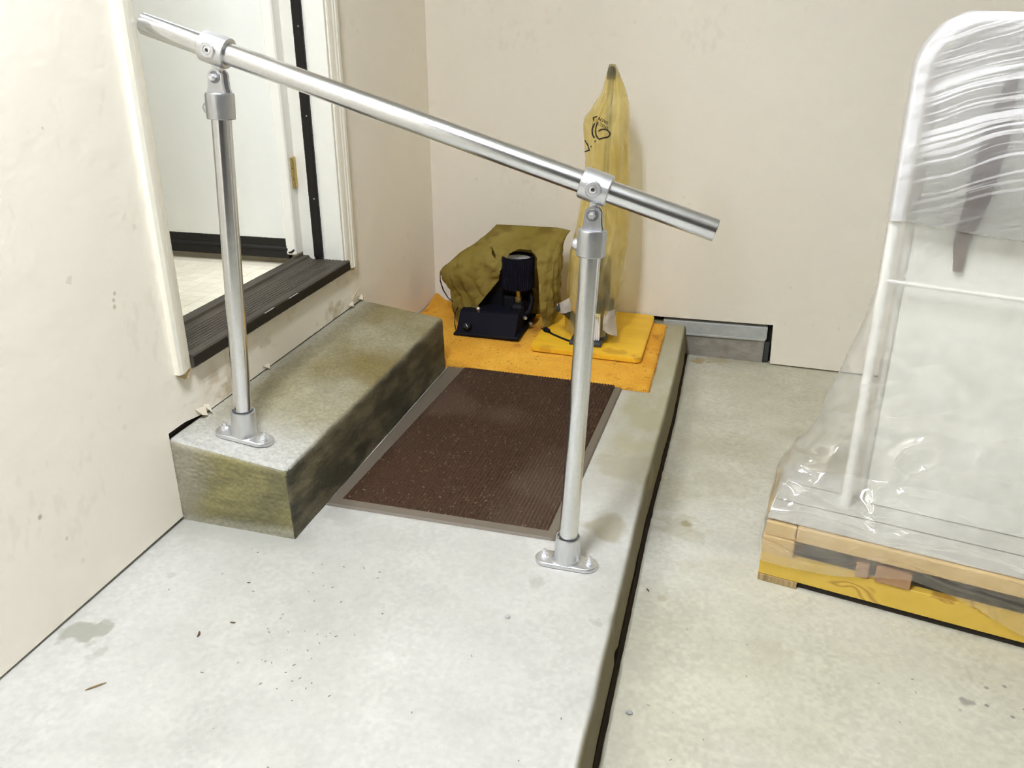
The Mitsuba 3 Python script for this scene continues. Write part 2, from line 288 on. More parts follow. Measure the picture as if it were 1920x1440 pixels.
put('wall_front', cbox(-.12, 4.7, -4.6, -4.5, -.4, 2.6, 0.001), 'dark_wall', kind='structure')
put('ceiling', cbox(-.12, 4.7, -4.6, D+.1, 2.6, 2.7, 0.001), 'ceiling_paint', kind='structure')
fl = cbox(1.003, 4.7, -4.6, D+.1, -.1, 0, .001); put('floor', tilt(fl, F), 'floor_concrete', label='pale stained concrete garage floor', kind='structure')
# landing: a slab whose right edge is rounded over
ys = np.linspace(-4.6, D+.05, 240); prof = [(-.1, -.3), (-.1, 0), (.90, 0)]+[(.984+.012*math.sin(a), -.012+.012*math.cos(a)) for a in np.linspace(0, math.pi/2, 7)]+[(.998, -.03), (1.003, -.088), (1.004, -.3)]
prof = np.array(prof)
def ss(a, b, x): t = np.clip((x-a)/(b-a), 0, 1); return t*t*(3-2*t)
def edge_off(y): return .004*ss(-.45, .25, y)+.018*ss(.25, 1.3, y)      # the edge runs out a little towards the back wall
V = np.zeros((len(ys), len(prof), 3)); V[..., 0] = prof[:, 0]; V[..., 1] = ys[:, None]; V[..., 2] = prof[:, 1]
wob = np.where(prof[:, 0] > .97, 1., 0.)[None, :]
V[..., 0] += wob*(edge_off(ys)+.004*(meshkit.fbm(np.c_[ys*7, ys*0, ys*0], 3)-.5))[:, None]
chip = np.exp(-((ys+.075)/.012)**2); V[..., 0] -= wob*.006*chip[:, None]
V = V.reshape(-1, 3); V[:, 2] += S(V[:, 0], V[:, 1]); n1 = len(prof); f = []
for i in range(len(ys)-1):
    for j in range(n1):
        k = (j+1) % n1; f += [[i*n1+j, (i+1)*n1+j, (i+1)*n1+k], [i*n1+j, (i+1)*n1+k, i*n1+k]]
for j in range(1, n1-1): f += [[0, j, j+1], [(len(ys)-1)*n1, (len(ys)-1)*n1+j+1, (len(ys)-1)*n1+j]]
put('floor_landing', trimesh.Trimesh(V, f, process=False), 'landing_concrete', smooth=40, label='raised pale concrete landing in front of the doorway', kind='structure')
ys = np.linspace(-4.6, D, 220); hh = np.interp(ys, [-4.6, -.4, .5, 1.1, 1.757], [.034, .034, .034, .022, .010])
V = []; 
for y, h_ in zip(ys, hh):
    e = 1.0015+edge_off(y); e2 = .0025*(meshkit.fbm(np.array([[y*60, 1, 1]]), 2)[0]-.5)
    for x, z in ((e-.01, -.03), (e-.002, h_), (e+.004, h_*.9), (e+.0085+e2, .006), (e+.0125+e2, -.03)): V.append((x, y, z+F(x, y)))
f = []
for i in range(len(ys)-1):
    for j in range(4): f += [[i*5+j, (i+1)*5+j+1, (i+1)*5+j], [i*5+j, i*5+j+1, (i+1)*5+j+1]]
put('trim_1', trimesh.Trimesh(np.array(V), f, process=False), 'joint_shade', label='dark strip along the foot of the landing edge, joint and shade in one', kind='structure')  # joint and the shade beside it built as one dark strip

# doorway: casings, jambs, threshold, open door
def casing(ya, yb, z0):
    s = 1 if yb > ya else -1; w = abs(yb-ya)          # ya is the outer, thick side
    pr = [(0, 0), (0, .013), (.010, .016), (.020, .0155), (.0235, .0125), (.030, .0125), (.034, .0095), (w-.012, .0085), (w-.004, .0065), (w, .0045), (w, 0)]
    m = prism_z(Polygon([(x, ya+s*a) for a, x in pr]), z0, 2.26); return m
k = put('trim_2', casing(.051, .1055, .336), 'trim_paint', label='cream moulded door casing left of the doorway', kind='structure')
k = put('trim_3', casing(.994, .938, .334), 'trim_paint', label='cream moulded door casing right of the doorway', kind='structure')
put('trim_4', cbox(0, .014, .05, .994, 2.2, 2.26), 'trim_paint', label='cream casing over the doorway', kind='structure')
JY = .932
put('trim_5', cat_([cbox(-.068, -.002, JY, .95, .36, 2.2, .001), cbox(-.135, -.0955, JY-.006, .95, .36, 2.2, .001), cbox(-.10, -.06, JY+.006, .95, .36, 2.2, .001)]), 'white_paint', label='white painted door jamb on the hinge side', kind='structure')
put('trim_5__weatherstrip', cbox(-.0965, -.067, JY-.010, JY+.008, .37, 2.2, .003), 'rubber_black', label='black weatherstrip in the jamb')
for z in (.55, .79, 1.03): put('trim_5__staple', cbox(-.079, -.076, JY-.0115, JY-.0095, z, z+.004, .0004), 'bolt_metal')
put('trim_5__hinge', cat_([cbox(-.142, -.128, JY-.028, JY-.002, .585, .675, .002)]+[at(lathe([(0, 0), (.0055, 0), (.0055, .027), (0, .027)], 12), frame((-.128, JY-.03, .585+.031*i), (0, 0, 1))) for i in range(3)]), 'brass', label='brass door hinge', smooth=40)
put('trim_6', cat_([cbox(-.135, -.002, .092, .1045, .36, 2.2, .001)]), 'white_paint', label='white painted door jamb on the latch side', kind='structure')
thr = [(-.15, .335), (-.15, .372), (-.145, .376), (-.115, .376), (-.111, .369), (-.104, .3655)]
for i in range(8): x = -.094+.011*i; thr += [(x, .3655), (x+.0045, .3655), (x+.0055, .3640), (x+.0095, .3640)]
thr += [(.010, .3635), (.0135, .3605), (.0135, .334), (.006, .331)]
k = put('threshold', prism_y(thr, .1065, .943), 'bronze', label='dark ribbed metal door threshold with worn nosing below the open doorway', cat='threshold')
put('threshold__nosing', cbox(.009, .0148, .1068, .9427, .3335, .3600, .0015), 'rubber_black', label='black front lip')
for a, b in ((.42, .47), (.55, .60)): put('threshold__worn_edge', cbox(.0115, .0152, a, b, .3592, .3607, .0004), 'bolt_metal', label='bare metal where the lip is worn')
k = put('door_1', cbox(-.96, -.166, .886, .926, .40, 2.18, .002), 'door_paint', label='plain pale door standing open into the hallway', kind='structure')
put('door_1__edge_strip', cbox(-.166, -.132, .880, .926, .385, 2.18, .004), 'white_paint', label='white edge strip')
swp = [(.886, .372), (.883, .375), (.883, .396), (.879, .400), (.879, .405), (.884, .409), (.884, .433), (.887, .435), (.905, .435), (.905, .372)]
put('door_1__door_sweep', prism_x(Polygon(swp), -.96, -.160), 'rubber_black', label='black door sweep')
put('door_1__sweep_end', tube([(-.160, .884, .392), (-.148, .881, .394), (-.138, .883, .402)], .004, 8), 'rubber_black')
# hallway beyond
put('floor_hall', cbox(-2.6, -.135, -1.2, 2.4, .26, .3505, .001), 'grout', label='cream tiled hallway floor', kind='structure')
tiles = [mikit.ply(cbox(-.0195, .0195, -.0195, .0195, -.003, .0015, .0012), b) for b in ('tile_cream', 'tile_cream_worn')]
cnt = 0
for i in range(14):
    for j in range(19):
        x, y = -.1705-.041*i, .10+.041*j
        nm = 'floor_hall__tile' + (f'_{cnt:03d}' if cnt else ''); cnt += 1
        scene[nm] = {**tiles[int(rng.random() < .4)], 'to_world': T().translate([x, y, .3505])}
put('wall_hall', cat_([cbox(-2.7, -2.6, -1.2, 2.5, .2, 2.7), cbox(-2.6, -.12, 2.4, 2.5, .2, 2.7), cbox(-2.6, -.12, -1.3, -1.2, .2, 2.7)]), 'hall_paint', kind='structure')
put('ceiling_hall', cbox(-2.7, -.12, -1.3, 2.5, 2.7, 2.8), 'ceiling_paint', kind='structure')

# ------------------------------------------------------------------ lamps
def emit(key, mesh, rad): scene[key] = {**mikit.ply(mesh, 'lamp_white'), 'emitter': {'type': 'area', 'radiance': rgb(*rad)}}
x, y, z = LAMP
put('ceiling_light', cat_([cbox(x-.11, x+.11, y-.64, y+.64, z+.05, z+.12, .004), cbox(x-.015, x+.015, y-.6, y-.58, z+.12, 2.6), cbox(x-.015, x+.015, y+.58, y+.6, z+.12, 2.6)]), 'lamp_white', label='white twin tube light fixture hanging from the garage ceiling', cat='light')
emit('ceiling_light__tube', tube([(x-.055, y-.6, z+.03), (x-.055, y+.6, z+.03)], .019, 10), LAMP_RAD)
emit('ceiling_light__tube_001', tube([(x+.055, y-.6, z+.03), (x+.055, y+.6, z+.03)], .019, 10), LAMP_RAD)
put('ceiling_light_001', lathe([(0, .06), (.19, .06), (.20, .05), (.20, .03), (0, .03)], 32).apply_translation([-.75, .2, 2.64]), 'lamp_white', label='round white lamp on the hallway ceiling', cat='light')
emit('ceiling_light_001__diffuser', lathe([(0, -.03), (.08, -.022), (.15, -.002), (.18, .03), (0, .03)], 32).apply_translation([-.75, .2, 2.64]), HALL_RAD)

# ------------------------------------------------------------------ concrete step
def hullpts(P, r, n=2):
    s = trimesh.creation.icosphere(n, 1.0).vertices
    return trimesh.convex.convex_hull(np.vstack([np.array(p)+s*q for p, q in zip(P, r)]))
P, R_ = [], []
for x, y in ((-.016, .0), (W, 0), (W, LS), (-.016, LS)):
    r = .016; ix = -1 if x > 0 else 1; iy = 1 if y == 0 else -1
    P += [(x+ix*r, y+iy*r, step_top(x, y)-r), (x+ix*.004, y+iy*.004, -.02)]; R_ += [r, .004]
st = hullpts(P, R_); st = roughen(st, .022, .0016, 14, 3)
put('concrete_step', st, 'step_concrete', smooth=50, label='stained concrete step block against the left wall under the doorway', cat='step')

# ------------------------------------------------------------------ handrail
HR = 'handrail'; PR = .0208
LEAN = np.array([.0355, .0504, 1.0])
RA, RB = np.array([.158, .125, .9967]), np.array([.8987, .1236, .7695]); rd = (RB-RA)/np.linalg.norm(RB-RA)
def on(x): return RA+rd*(x-RA[0])/rd[0]
e0, e1 = on(.007), on(1.119)
tag(HR, 'galvanized pipe handrail sloping from the step down to the landing', 'handrail')
L_ = np.linalg.norm(e1-e0)
put(HR+'__rail', at(lathe([(PR-.003, .004), (PR-.003, 0), (PR-.0008, 0), (PR, .0008), (PR, L_-.0008), (PR-.0008, L_), (PR-.003, L_), (PR-.003, L_-.004)], 48), frame(e0, rd, (0, 1, 0))), 'pipe_metal', smooth=35, label='sloping top rail of satin pipe')
for e, s in ((e0, 1), (e1, -1)): put(HR+'__end_cap', at(lathe([(0, .012), (PR-.0032, .012), (PR-.0032, .0035), (PR-.005, .002), (0, .0012)][::-1], 32), frame(e, rd*s, (0, 1, 0))), 'cast_metal', smooth=35, label='flat plug in the rail end')
def flange(slope):
    st_ = LineString([(-.040, 0), (.040, 0)]).buffer(.0285, 16)
    lay = []
    for z, b in ((0, .0), (.005, .0), (.0075, -.0012), (.0085, -.003)):
        q = np.array(st_.buffer(b, 16).exterior.coords)[:-1]; a = np.arctan2(q[:, 1], q[:, 0]); g = np.linspace(-np.pi, np.pi, 96, endpoint=False)
        ln = np.array(st_.buffer(b, 16).exterior.coords); P_ = []
        for t in g:
            c_, s_ = math.cos(t), math.sin(t); hit_ = LineString([(0, 0), (c_*.2, s_*.2)]).intersection(st_.buffer(b, 16).exterior); P_.append((hit_.x, hit_.y, z+slope*hit_.x))
        lay.append(P_)
    for rr, z in ((.034, .0095), (.0295, .013), (.0275, .020), (.0270, .064), (.0262, .066), (.0238, .066), (.0236, .058), (.0205, .057)):
        k_ = np.clip(1-(z-.0095)/.03, 0, 1); lay.append([(rr*math.cos(t), (rr if rr < .028 else min(rr, .0285))*math.sin(t), z+slope*rr*math.cos(t)*k_) for t in np.linspace(-np.pi, np.pi, 96, endpoint=False)])
    n = 96; v = np.array(lay).reshape(-1, 3); f = []
    for i in range(len(lay)-1):
        for j in range(n):
            k2 = (j+1) % n; f += [[i*n+j, i*n+k2, (i+1)*n+k2], [i*n+j, (i+1)*n+k2, (i+1)*n+j]]
    f += [[0, j+1, j] for j in range(1, n-1)]
    return trimesh.Trimesh(v, f, process=False)
hexa = [(math.cos(a), math.sin(a)) for a in np.arange(6)*math.pi/3]
def bolt(M, r=.0085, shank=.016, washer=True):
    nut = prism_z(Polygon(hexa).buffer(0), 0, 1); nut.vertices = np.array(nut.vertices)*[r, r, .008]
    wash = lathe([(0, 0), (r*1.35, 0), (r*1.35, .0016), (0, .0016)], 20)
    sh = lathe([(0, 0), (.0046, 0), (.0046, shank), (.0036, shank+.002), (0, shank+.002)], 16)
    nut.apply_translation([0, 0, .0016]); return at(cat_([wash, nut, sh] if washer else [nut, sh]), M)
for i, (bx, by, bz, top, slope) in enumerate(((.1298, .0848, step_top(.1298, .0848), RA, -.128+.0355), (.8714, .0848, S(.8714, .0848), RB, -.0295+.0355))):
    base = np.array([bx, by, bz]); ax = top-base; Lp = np.linalg.norm(ax); ax /= Lp; fx = np.cross([0, 1.0, 0], ax)
    Mb = frame(base+ax*.0005, ax, fx)
    put(HR+'__base_flange', at(flange(slope), Mb), 'cast_metal', smooth=40, label='cast oval foot flange ' + ('on the step' if i == 0 else 'on the landing'))
    fk = [k_ for k_ in scene if k_.startswith(HR+'__base_flange') and k_.count('__') == 1][-1]
    for s in (-1, 1): put(fk+'__anchor_bolt', at(bolt(np.eye(4)), Mb@frame((s*.049, 0, .0088+slope*s*.049), (-slope, 0, 1))), 'bolt_metal', smooth=35, label='anchor stud with nut')
    put(HR+'__post', at(lathe([(0, .01), (.0195, .01), (.0195, Lp-.088), (0, Lp-.088)], 48), Mb), 'pipe_metal', smooth=35, label='upright pipe post ' + ('on the step' if i == 0 else 'on the landing'))
    # swivel: socket over the post with two ears, a ring round the rail with a tongue between them
    Ms = Mb@frame((0, 0, Lp), (0, 0, 1))
    sock = lathe([(.0208, -.128), (.0262, -.128), (.0275, -.1265), (.0280, -.10), (.0280, -.082), (.0265, -.0785), (0, -.078)], 40)
    ear = prism_z(Polygon([(-.0195, -.079), (.0195, -.079), (.0165, -.068), (.0152, -.056), (.0152, -.050), (-.0152, -.050), (-.0152, -.056), (-.0165, -.068)]).union(Point(0, -.050).buffer(.0152, 12)), 0, .0065)
    e = np.array(ear.vertices); ear = trimesh.Trimesh(np.c_[e[:, 0], e[:, 2], e[:, 1]], ear.faces[:, ::-1], process=False)
    e1_ = ear.copy(); e1_.apply_translation([0, -.0135, 0]); e2_ = ear.copy(); e2_.apply_translation([0, .007, 0])
    put(HR+'__socket', at(cat_([sock, e1_, e2_]), Ms), 'socket_metal', smooth=35, label='forked pipe socket on top of the post')
    sk = [k_ for k_ in scene if k_.startswith(HR+'__socket') and k_.count('__') == 1][-1]
    put(sk+'__set_screw', at(lathe([(0, .011), (.0055, .0105), (.0105, .006), (.0115, 0), (.0115, -.004), (0, -.004)][::-1], 24), Ms@frame((-.0265, 0, -.108), (-1, 0, 0), (0, 1, 0))), 'cast_metal', smooth=40)
    Mp = Ms@frame((0, -.0135, -.050), (0, -1, 0), (1, 0, 0))
    pk = put(HR+'__pivot_bolt', at(bolt(np.eye(4), .0072, .012, False), Mp), 'bolt_metal', smooth=35, label='pivot bolt with nut')
    put(pk+'__washer', at(lathe([(0, 0), (.0112, 0), (.0112, .0014), (.0105, .0018), (0, .0018)], 24), Mp), 'washer_grey', smooth=35, label='added dull grey washer giving the bolt a dark edge')  # added dark so that the bright nut stands out from the ear
    Mr = frame(top, rd, (0, -1, 0))                                   # z along the rail, x towards the camera's side
    ring = lathe([(PR+.0004, -.027), (.0270, -.027), (.0288, -.0255), (.0295, -.01), (.0295, .01), (.0288, .0255), (.0270, .027), (PR+.0004, .027)], 48)
    boss = at(lathe([(0, .024), (.0150, .024), (.0150, .0315), (.0135, .0335), (.0085, .0338), (.0078, .0318), (0, .0316)], 28), frame((0, 0, 0), (1, 0, 0), (0, 0, 1)))
    tongue = trimesh.convex.convex_hull(np.array([(x_, y_, z_) for z_ in (-.006, .006) for x_, y_ in ((-.0065, -.030), (.0065, -.030), (-.0065, -.060), (.0065, -.060), (-.009, -.027), (.009, -.027))]))
    dn = -Ms[:3, 2]; Mt = frame(top, np.cross(dn, [0, -1.0, 0]), (0, -1, 0)); tg = tongue.copy(); tg.vertices = np.array(tg.vertices)*[1, 1, 1.3]
    if (Mt[:3, :3]@np.array([0, -1.0, 0]))@dn < 0: tg.vertices = np.array(tg.vertices)*[1, -1, 1]; tg.invert()
    put(HR+'__rail_ring', cat_([at(ring, Mr), at(boss, Mr), at(tg, Mt)]), 'cast_metal', smooth=35, label='cast clamp ring round the rail')
    rk = [k_ for k_ in scene if k_.startswith(HR+'__rail_ring') and k_.count('__') == 1][-1]
    put(rk+'__set_screw', at(cat_([lathe([(.0032, .0310), (.0072, .0310), (.0070, .0336), (.0036, .0340), (.0032, .0328)], 24)]), Mr@frame((0, 0, 0), (1, 0, 0), (0, 0, 1))), 'bolt_metal', smooth=35, label='hex socket set screw')
    put(rk+'__screw_hole', at(lathe([(0, .0326), (.0034, .0326), (.0034, .0318), (0, .0318)][::-1], 12), Mr@frame((0, 0, 0), (1, 0, 0), (0, 0, 1))), 'screw_dark', label='dark hex recess')

# ------------------------------------------------------------------ ribbed doormat
tag('doormat', 'dark brown ribbed carpet doormat with grey vinyl edge beside the step', 'doormat')
def matxy(a, b):                                   # a across, b along: the mat lies slightly turned
    return np.c_[.2835+.548*a+.036*b*.9, .150+.938*b+.008*a]
def mat_mesh(a, b, z):
    xy = matxy(a, b); return np.c_[xy, z+S(xy[:, 0], xy[:, 1])]
def border_mesh(a, b, z):
    xy = matxy(a, b); k = np.clip(1-a/.04, 0, 1); xy[:, 0] = xy[:, 0]*(1-k)+(W+.0025)*k; return np.c_[xy, z+S(xy[:, 0], xy[:, 1])]
bd = grid(lambda u, v: border_mesh(u.ravel(), v.ravel(), np.where((u.ravel() > .008) & (u.ravel() < .992) & (v.ravel() > .005) & (v.ravel() < .995), .0055, .0006)), 120, 180)
put('doormat__border', bd, 'mat_vinyl', smooth=40, label='grey vinyl border')
NR = 54
def ribs(u, v):
    u, v = u.ravel(), v.ravel(); a = .040+.920*u; b = .032+.945*v
    edge = np.minimum(np.minimum(u, 1-u)*80, np.minimum(v, 1-v)*120).clip(0, 1)
    z = .0048+edge*(.0030+.0030*np.abs(np.sin(np.pi*NR*u))+.0012*(meshkit.noise(np.c_[a*260, b*300, a*0])-.5))
    return mat_mesh(a, b, z)
put('doormat__carpet', grid(ribs, NR*6, 300), 'carpet', smooth=True, label='brown ribbed carpet pile')

# ------------------------------------------------------------------ coir mat
tag('coir_mat', 'worn orange coir mat in the back corner under the machines and board', 'mat')
cx0, cx1, cy0, cy1 = .006, .948, 1.062, 1.722
def coir_s(u, v):
    u, v = u.ravel(), v.ravel(); x = cx0+(cx1-cx0)*u; y = cy0+(cy1-cy0)*v
    x = x+.004*(meshkit.fbm(np.c_[y*40, x*0, x*0], 3)-.5)*np.where(u > .98, 1, 0); y = y-.006*(meshkit.fbm(np.c_[x*30, x*0+4, x*0], 3))*np.where(v < .01, 1, 0)
    e = np.minimum(np.minimum(u, 1-u)*70, np.minimum(v, 1-v)*60).clip(0, 1)
    z = .0112*np.sqrt(e)+.0022*(meshkit.noise(np.c_[x*300, y*300, x*0])-.5)*e+.003*(meshkit.fbm(np.c_[x*9, y*9, x*0+2], 3)-.5)*e
    z = z+.010*np.exp(-((x-.29)/.05)**2-((y-1.07)/.03)**2)*e+.03*np.exp(-((x-.02)/.03)**2-((y-1.70)/.06)**2)*e   # raised front-left edge, curled back corner
    return np.c_[x, y, z+S(x, y)+.0008]
put('coir_mat__pile', grid(coir_s, 300, 220), 'coir', smooth=True)
tf = []
for i in range(520):
    if i < 300: x, y, dx, dy = cx0+.27+(cx1-cx0-.27)*rng.random(), cy0+.002, rng.normal(0, .35), -1
    elif i < 420: x, y, dx, dy = cx1-.002, cy0+(cy1-cy0)*rng.random(), 1, rng.normal(0, .35)
    else: x, y, dx, dy = cx0+.3+.6*rng.random(), cy0+.004+.01*rng.random(), rng.normal(0, .5), -.6
    l = .003+.005*rng.random(); z = .003+.006*rng.random()
    p0 = np.array([x, y, z+S(x, y)]); p1 = p0+np.array([dx*l, dy*l, -.002+.004*rng.random()])
    tf.append(tube([p0, p1], [.0009, .0003], 3))
put('coir_mat__fringe', cat_(tf), 'coir_dark', label='frayed dark fibre ends', kind='stuff')

# ------------------------------------------------------------------ wooden board
bp = sbox(.512, 1.262, .897, 1.750).buffer(-.022).buffer(.022, 12)
lay = [(0, -.003), (.003, 0), (.014, 0), (.017, -.0015), (.0185, -.005)]
bm = cat_([prism_z(bp, 0.003, .0145), prism_z(bp.buffer(-.0015), .001, .0168), prism_z(bp.buffer(-.0045), 0, .0182)])
put('cutting_board', tilt(bm.apply_translation([0, 0, .0140])), 'board_wood', label='yellow wooden board with rounded corners lying on the coir mat', cat='board')

# ------------------------------------------------------------------ black bench machine
tag('bench_machine', 'small black bench machine with ribbed drum under the olive bag', 'machine')
MZ = .0145
def mz(m): return move(m, lambda v: np.c_[v[:, 0], v[:, 1], v[:, 2]+S(.33, 1.42)+MZ])
BM = 'bench_machine'
put(BM+'__base', mz(cat_([cbox(.213, .456, 1.333, 1.62, 0, .012, .003)])), 'machine_black', label='flat base plate')
con = Polygon([(1.340, .012), (1.395, .074), (1.405, .078), (1.60, .078), (1.60, .012)])
put(BM+'__housing', mz(cat_([prism_x(con, .222, .440)])), 'machine_satin', smooth=30, label='housing with a sloping front')
put(BM+'__dial', mz(at(lathe([(0, .014), (.012, .0135), (.0145, .011), (.016, 0), (0, 0)][::-1], 28), frame((.262, 1.352, .031), (0, -.74, .66)))), 'machine_black', smooth=35, label='round dial on the sloping front')
put(BM+'__dial__pointer', mz(at(cbox(-.0008, .0008, -.008, .008, .0138, .0144, .0002), frame((.262, 1.352, .031), (0, -.74, .66), (.8, .4, .4)))), 'white_plastic', label='white pointer line')
put(BM+'__knob', mz(at(cat_([lathe([(0, 0), (.003, 0), (.003, .012), (0, .012)], 12), trimesh.creation.icosphere(2, .0075).apply_translation([0, 0, .015])]), frame((.291, 1.398, .075), (0, -.3, 1)))), 'bolt_metal', smooth=40, label='small bright ball knob')
put(BM+'__column', mz(cat_([cbox(.335, .425, 1.50, 1.60, .07, .235, .006), cbox(.292, .36, 1.49, 1.60, .07, .205, .006), cbox(.36, .41, 1.47, 1.56, .06, .12, .008), cbox(.40, .45, 1.43, 1.60, .05, .10, .01)])), 'machine_black', label='black column behind the drum')
dc = (.412, 1.50)
th = np.linspace(0, 2*np.pi, 180, endpoint=False); rr = .0595+.0011*np.where((np.arange(180) % 4) < 2, 1, -1)
ringp = Polygon(np.c_[dc[0]+rr*np.cos(th), dc[1]+rr*np.sin(th)])
outer = ringp.union(sbox(dc[0]-.064, dc[1]-.005, dc[0]+.02, dc[1]+.075))
inner = Point(*dc).buffer(.046, 24)
put(BM+'__drum', mz(cat_([prism_z(outer.difference(inner), .150, .202), prism_z(outer.buffer(-.002).difference(inner), .201, .205), prism_z(outer.difference(inner), .204, .262), prism_z(Point(*dc).buffer(.05, 24), .150, .156),
    at(lathe([(.053, .262), (.0575, .262), (.0585, .264), (.0575, .267), (.053, .267)], 48), frame((dc[0], dc[1], 0), (0, 0, 1)))])), 'machine_satin', label='ribbed black drum')
put(BM+'__drum__liner', mz(at(lathe([(0, .20), (.030, .204), (.043, .225), (.0455, .258), (.0458, .258), (.0440, .222), (.030, .2), (0, .196)][::-1], 40), frame((dc[0], dc[1], 0), (0, 0, 1)))), 'white_plastic', smooth=40, label='white bowl inside the drum')
put(BM+'__neck', mz(at(lathe([(0, .096), (.012, .096), (.012, .118), (.009, .120), (.009, .151), (0, .151)], 24), frame((dc[0]+.006, dc[1]-.018, 0), (0, 0, 1)))), 'brass', smooth=35, label='bright metal neck under the drum')
put(BM+'__side_arm', mz(cat_([tube([(.44, 1.45, .05), (.463, 1.47, .07), (.466, 1.50, .10), (.45, 1.52, .14)], .010, 10)])), 'machine_black', smooth=40, label='curved black side arm')
for (x, y, z) in ((.462, 1.485, .016), (.452, 1.44, .052)):
    put(BM+'__side_screw', mz(at(lathe([(0, .012), (.006, .011), (.0075, .007), (.0075, 0), (0, 0)][::-1], 16), frame((x, y, z), (.6, -.7, .2)))), 'bolt_metal', smooth=40, label='bright side screw')
put(BM+'__wire', mz(tube([(.21, 1.50, .10), (.195, 1.46, .075), (.19, 1.43, .05), (.197, 1.40, .02), (.212, 1.37, .008)], .0018, 6)), 'machine_black', smooth=True, label='thin black wire')

# olive bag over it: a tent with an opening in front
def tent(u, v):                                    # u round (0 = right, .25 = back, .5 = left, .75 = front), v up
    a = 2*np.pi*u; z = .012+.352*v
    xl_ = np.interp(z, [.0, .03, .085, .12, .150, .175, .192, .215, .253, .285, .325, .364], [.165, .158, .150, .142, .118, .104, .102, .128, .167, .222, .272, .315])
    xr_ = np.interp(z, [.0, .05, .12, .24, .317, .345, .364], [.548, .560, .564, .567, .569, .580, .592])
    hd = np.interp(z, [0, .08, .18, .26, .31, .345, .364], [.115, .118, .112, .092, .055, .018, .004])
    yc = np.interp(z, [0, .2, .364], [1.535, 1.54, 1.565])
    c, s = np.cos(a), np.sin(a); sq = lambda t, e: np.sign(t)*np.abs(t)**e
    x = (xl_+xr_)/2+(xr_-xl_)/2*sq(c, .8); y = yc+hd*sq(s, .75)
    x = np.minimum(x, 9); w = np.c_[x.ravel()*9, y.ravel()*9, z.ravel()*5]
    n1_, n2_ = (meshkit.fbm(w, 4, 4)-.5).reshape(x.shape), (meshkit.fbm(np.c_[(u*0+np.cos(a)).ravel()*4, np.sin(a).ravel()*4, z.ravel()*3.], 3, 8)-.5).reshape(x.shape)
    fold = np.sin(26*a+9*z+8*n2_)*.004*(1-v)*np.clip(v*4, .3, 1)
    k = 1-v**6
    x = x+c*(fold+.018*n1_)*k; y = y+s*(fold+.045*n1_+.03*n2_)*k
    cr_ = (np.abs(meshkit.noise(np.c_[x.ravel()*17+z.ravel()*6, y.ravel()*17, z.ravel()*13], 44)-.5)+.5*np.abs(meshkit.noise(np.c_[x.ravel()*36, y.ravel()*36, z.ravel()*30-x.ravel()*15], 45)-.5)-.37).reshape(x.shape)
    x = x+c*.020*cr_*k; y = y+s*.045*cr_*k
    z = z-.016*np.clip(v-.72, 0, 1)/.28*np.clip((c-.55), 0, 1)+.0*n1_
    return np.stack([x, y, np.maximum(z+S(.33, 1.5)+.012, S(.33, 1.5)+.0145)], -1)
tm = grid(tent, 440, 220)
op = Polygon([(.20, -.03), (.268, .070), (.31, .125), (.352, .18), (.362, .235), (.385, .272), (.42, .292), (.46, .288), (.487, .262), (.497, .21), (.505, .12), (.515, .03), (.52, -.03)])
slit = [Polygon([(.308, .292), (.335, .268), (.338, .255), (.320, .270)]), Polygon([(.262, .312), (.284, .306), (.268, .318)])]
c = tm.triangles_center
from shapely import contains_xy
front = c[:, 1] < 1.53
kill = front & (contains_xy(op, c[:, 0], c[:, 2]) | contains_xy(slit[0], c[:, 0], c[:, 2]) | contains_xy(slit[1], c[:, 0], c[:, 2]))
tm.update_faces(~kill); tm.remove_unreferenced_vertices()
put('plastic_bag', tm, 'olive_film', smooth=True, label='crumpled olive brown plastic bag draped over the black bench machine', cat='bag')
S0 = S(.33, 1.5)+.012
put('plastic_bag__hem', tube([(.100, 1.535, .178+S0), (.112, 1.50, .155+S0), (.135, 1.465, .130+S0), (.165, 1.43, .112+S0), (.19, 1.415, .104+S0)], [.001, .002, .0024, .002, .001], 6), 'machine_black', smooth=True, label='dark hem line')

# ------------------------------------------------------------------ column tool under the tall yellow bag
CM = 'pole_tool'
tag(CM, 'tall pole tool with dark foot standing on the yellow board inside a bag', 'tool')
BZ = S(.72, 1.42)+.0145+.0182
put(CM+'__foot', trimesh.util.concatenate([cbox(.640, .752, 1.322, 1.56, BZ, BZ+.014, .003), cbox(.700, .765, 1.365, 1.50, BZ+.012, BZ+.040, .004)]), 'machine_grey', label='dark metal foot')
put(CM+'__pole', tube([(.722, 1.46, BZ+.01), (.73, 1.46, .893)], .011, 16), 'pipe_metal', smooth=40, label='grey pole')
put(CM+'__pole_cap', at(lathe([(0, -.02), (.014, -.02), (.015, -.012), (.013, .012), (.008, .018), (0, .019)], 20), frame((.73, 1.46, .892), (0, 0, 1))), 'machine_grey', smooth=40, label='grey cap at the top of the pole')
put(CM+'__motor', cat_([at(lathe([(0, 0), (.034, 0), (.038, .006), (.038, .15), (.03, .165), (0, .17)], 32), frame((.722, 1.44, BZ+.13), (0, 0, 1))), cbox(.67, .77, 1.40, 1.50, BZ+.05, BZ+.13, .008)]), 'machine_black', smooth=35, label='dark body')
put(CM+'__grip', tube([(.655, 1.41, BZ+.03), (.640, 1.395, BZ+.075), (.618, 1.385, BZ+.105), (.585, 1.375, BZ+.118)], [.012, .014, .019, .015], 14), 'machine_grey', smooth=40, label='dark curved grip')
for i in range(8):
    x = .694+.0062*i; put(CM+'__slat', cbox(x, x+.0036, 1.345, 1.353, BZ+.016, BZ+.105, .001), 'white_plastic', label='white rib' if i == 0 else None)
put(CM+'__slat_backing', cbox(.692, .742, 1.3525, 1.362, BZ+.016, BZ+.11, .001), 'white_plastic')
cz = BZ+.004
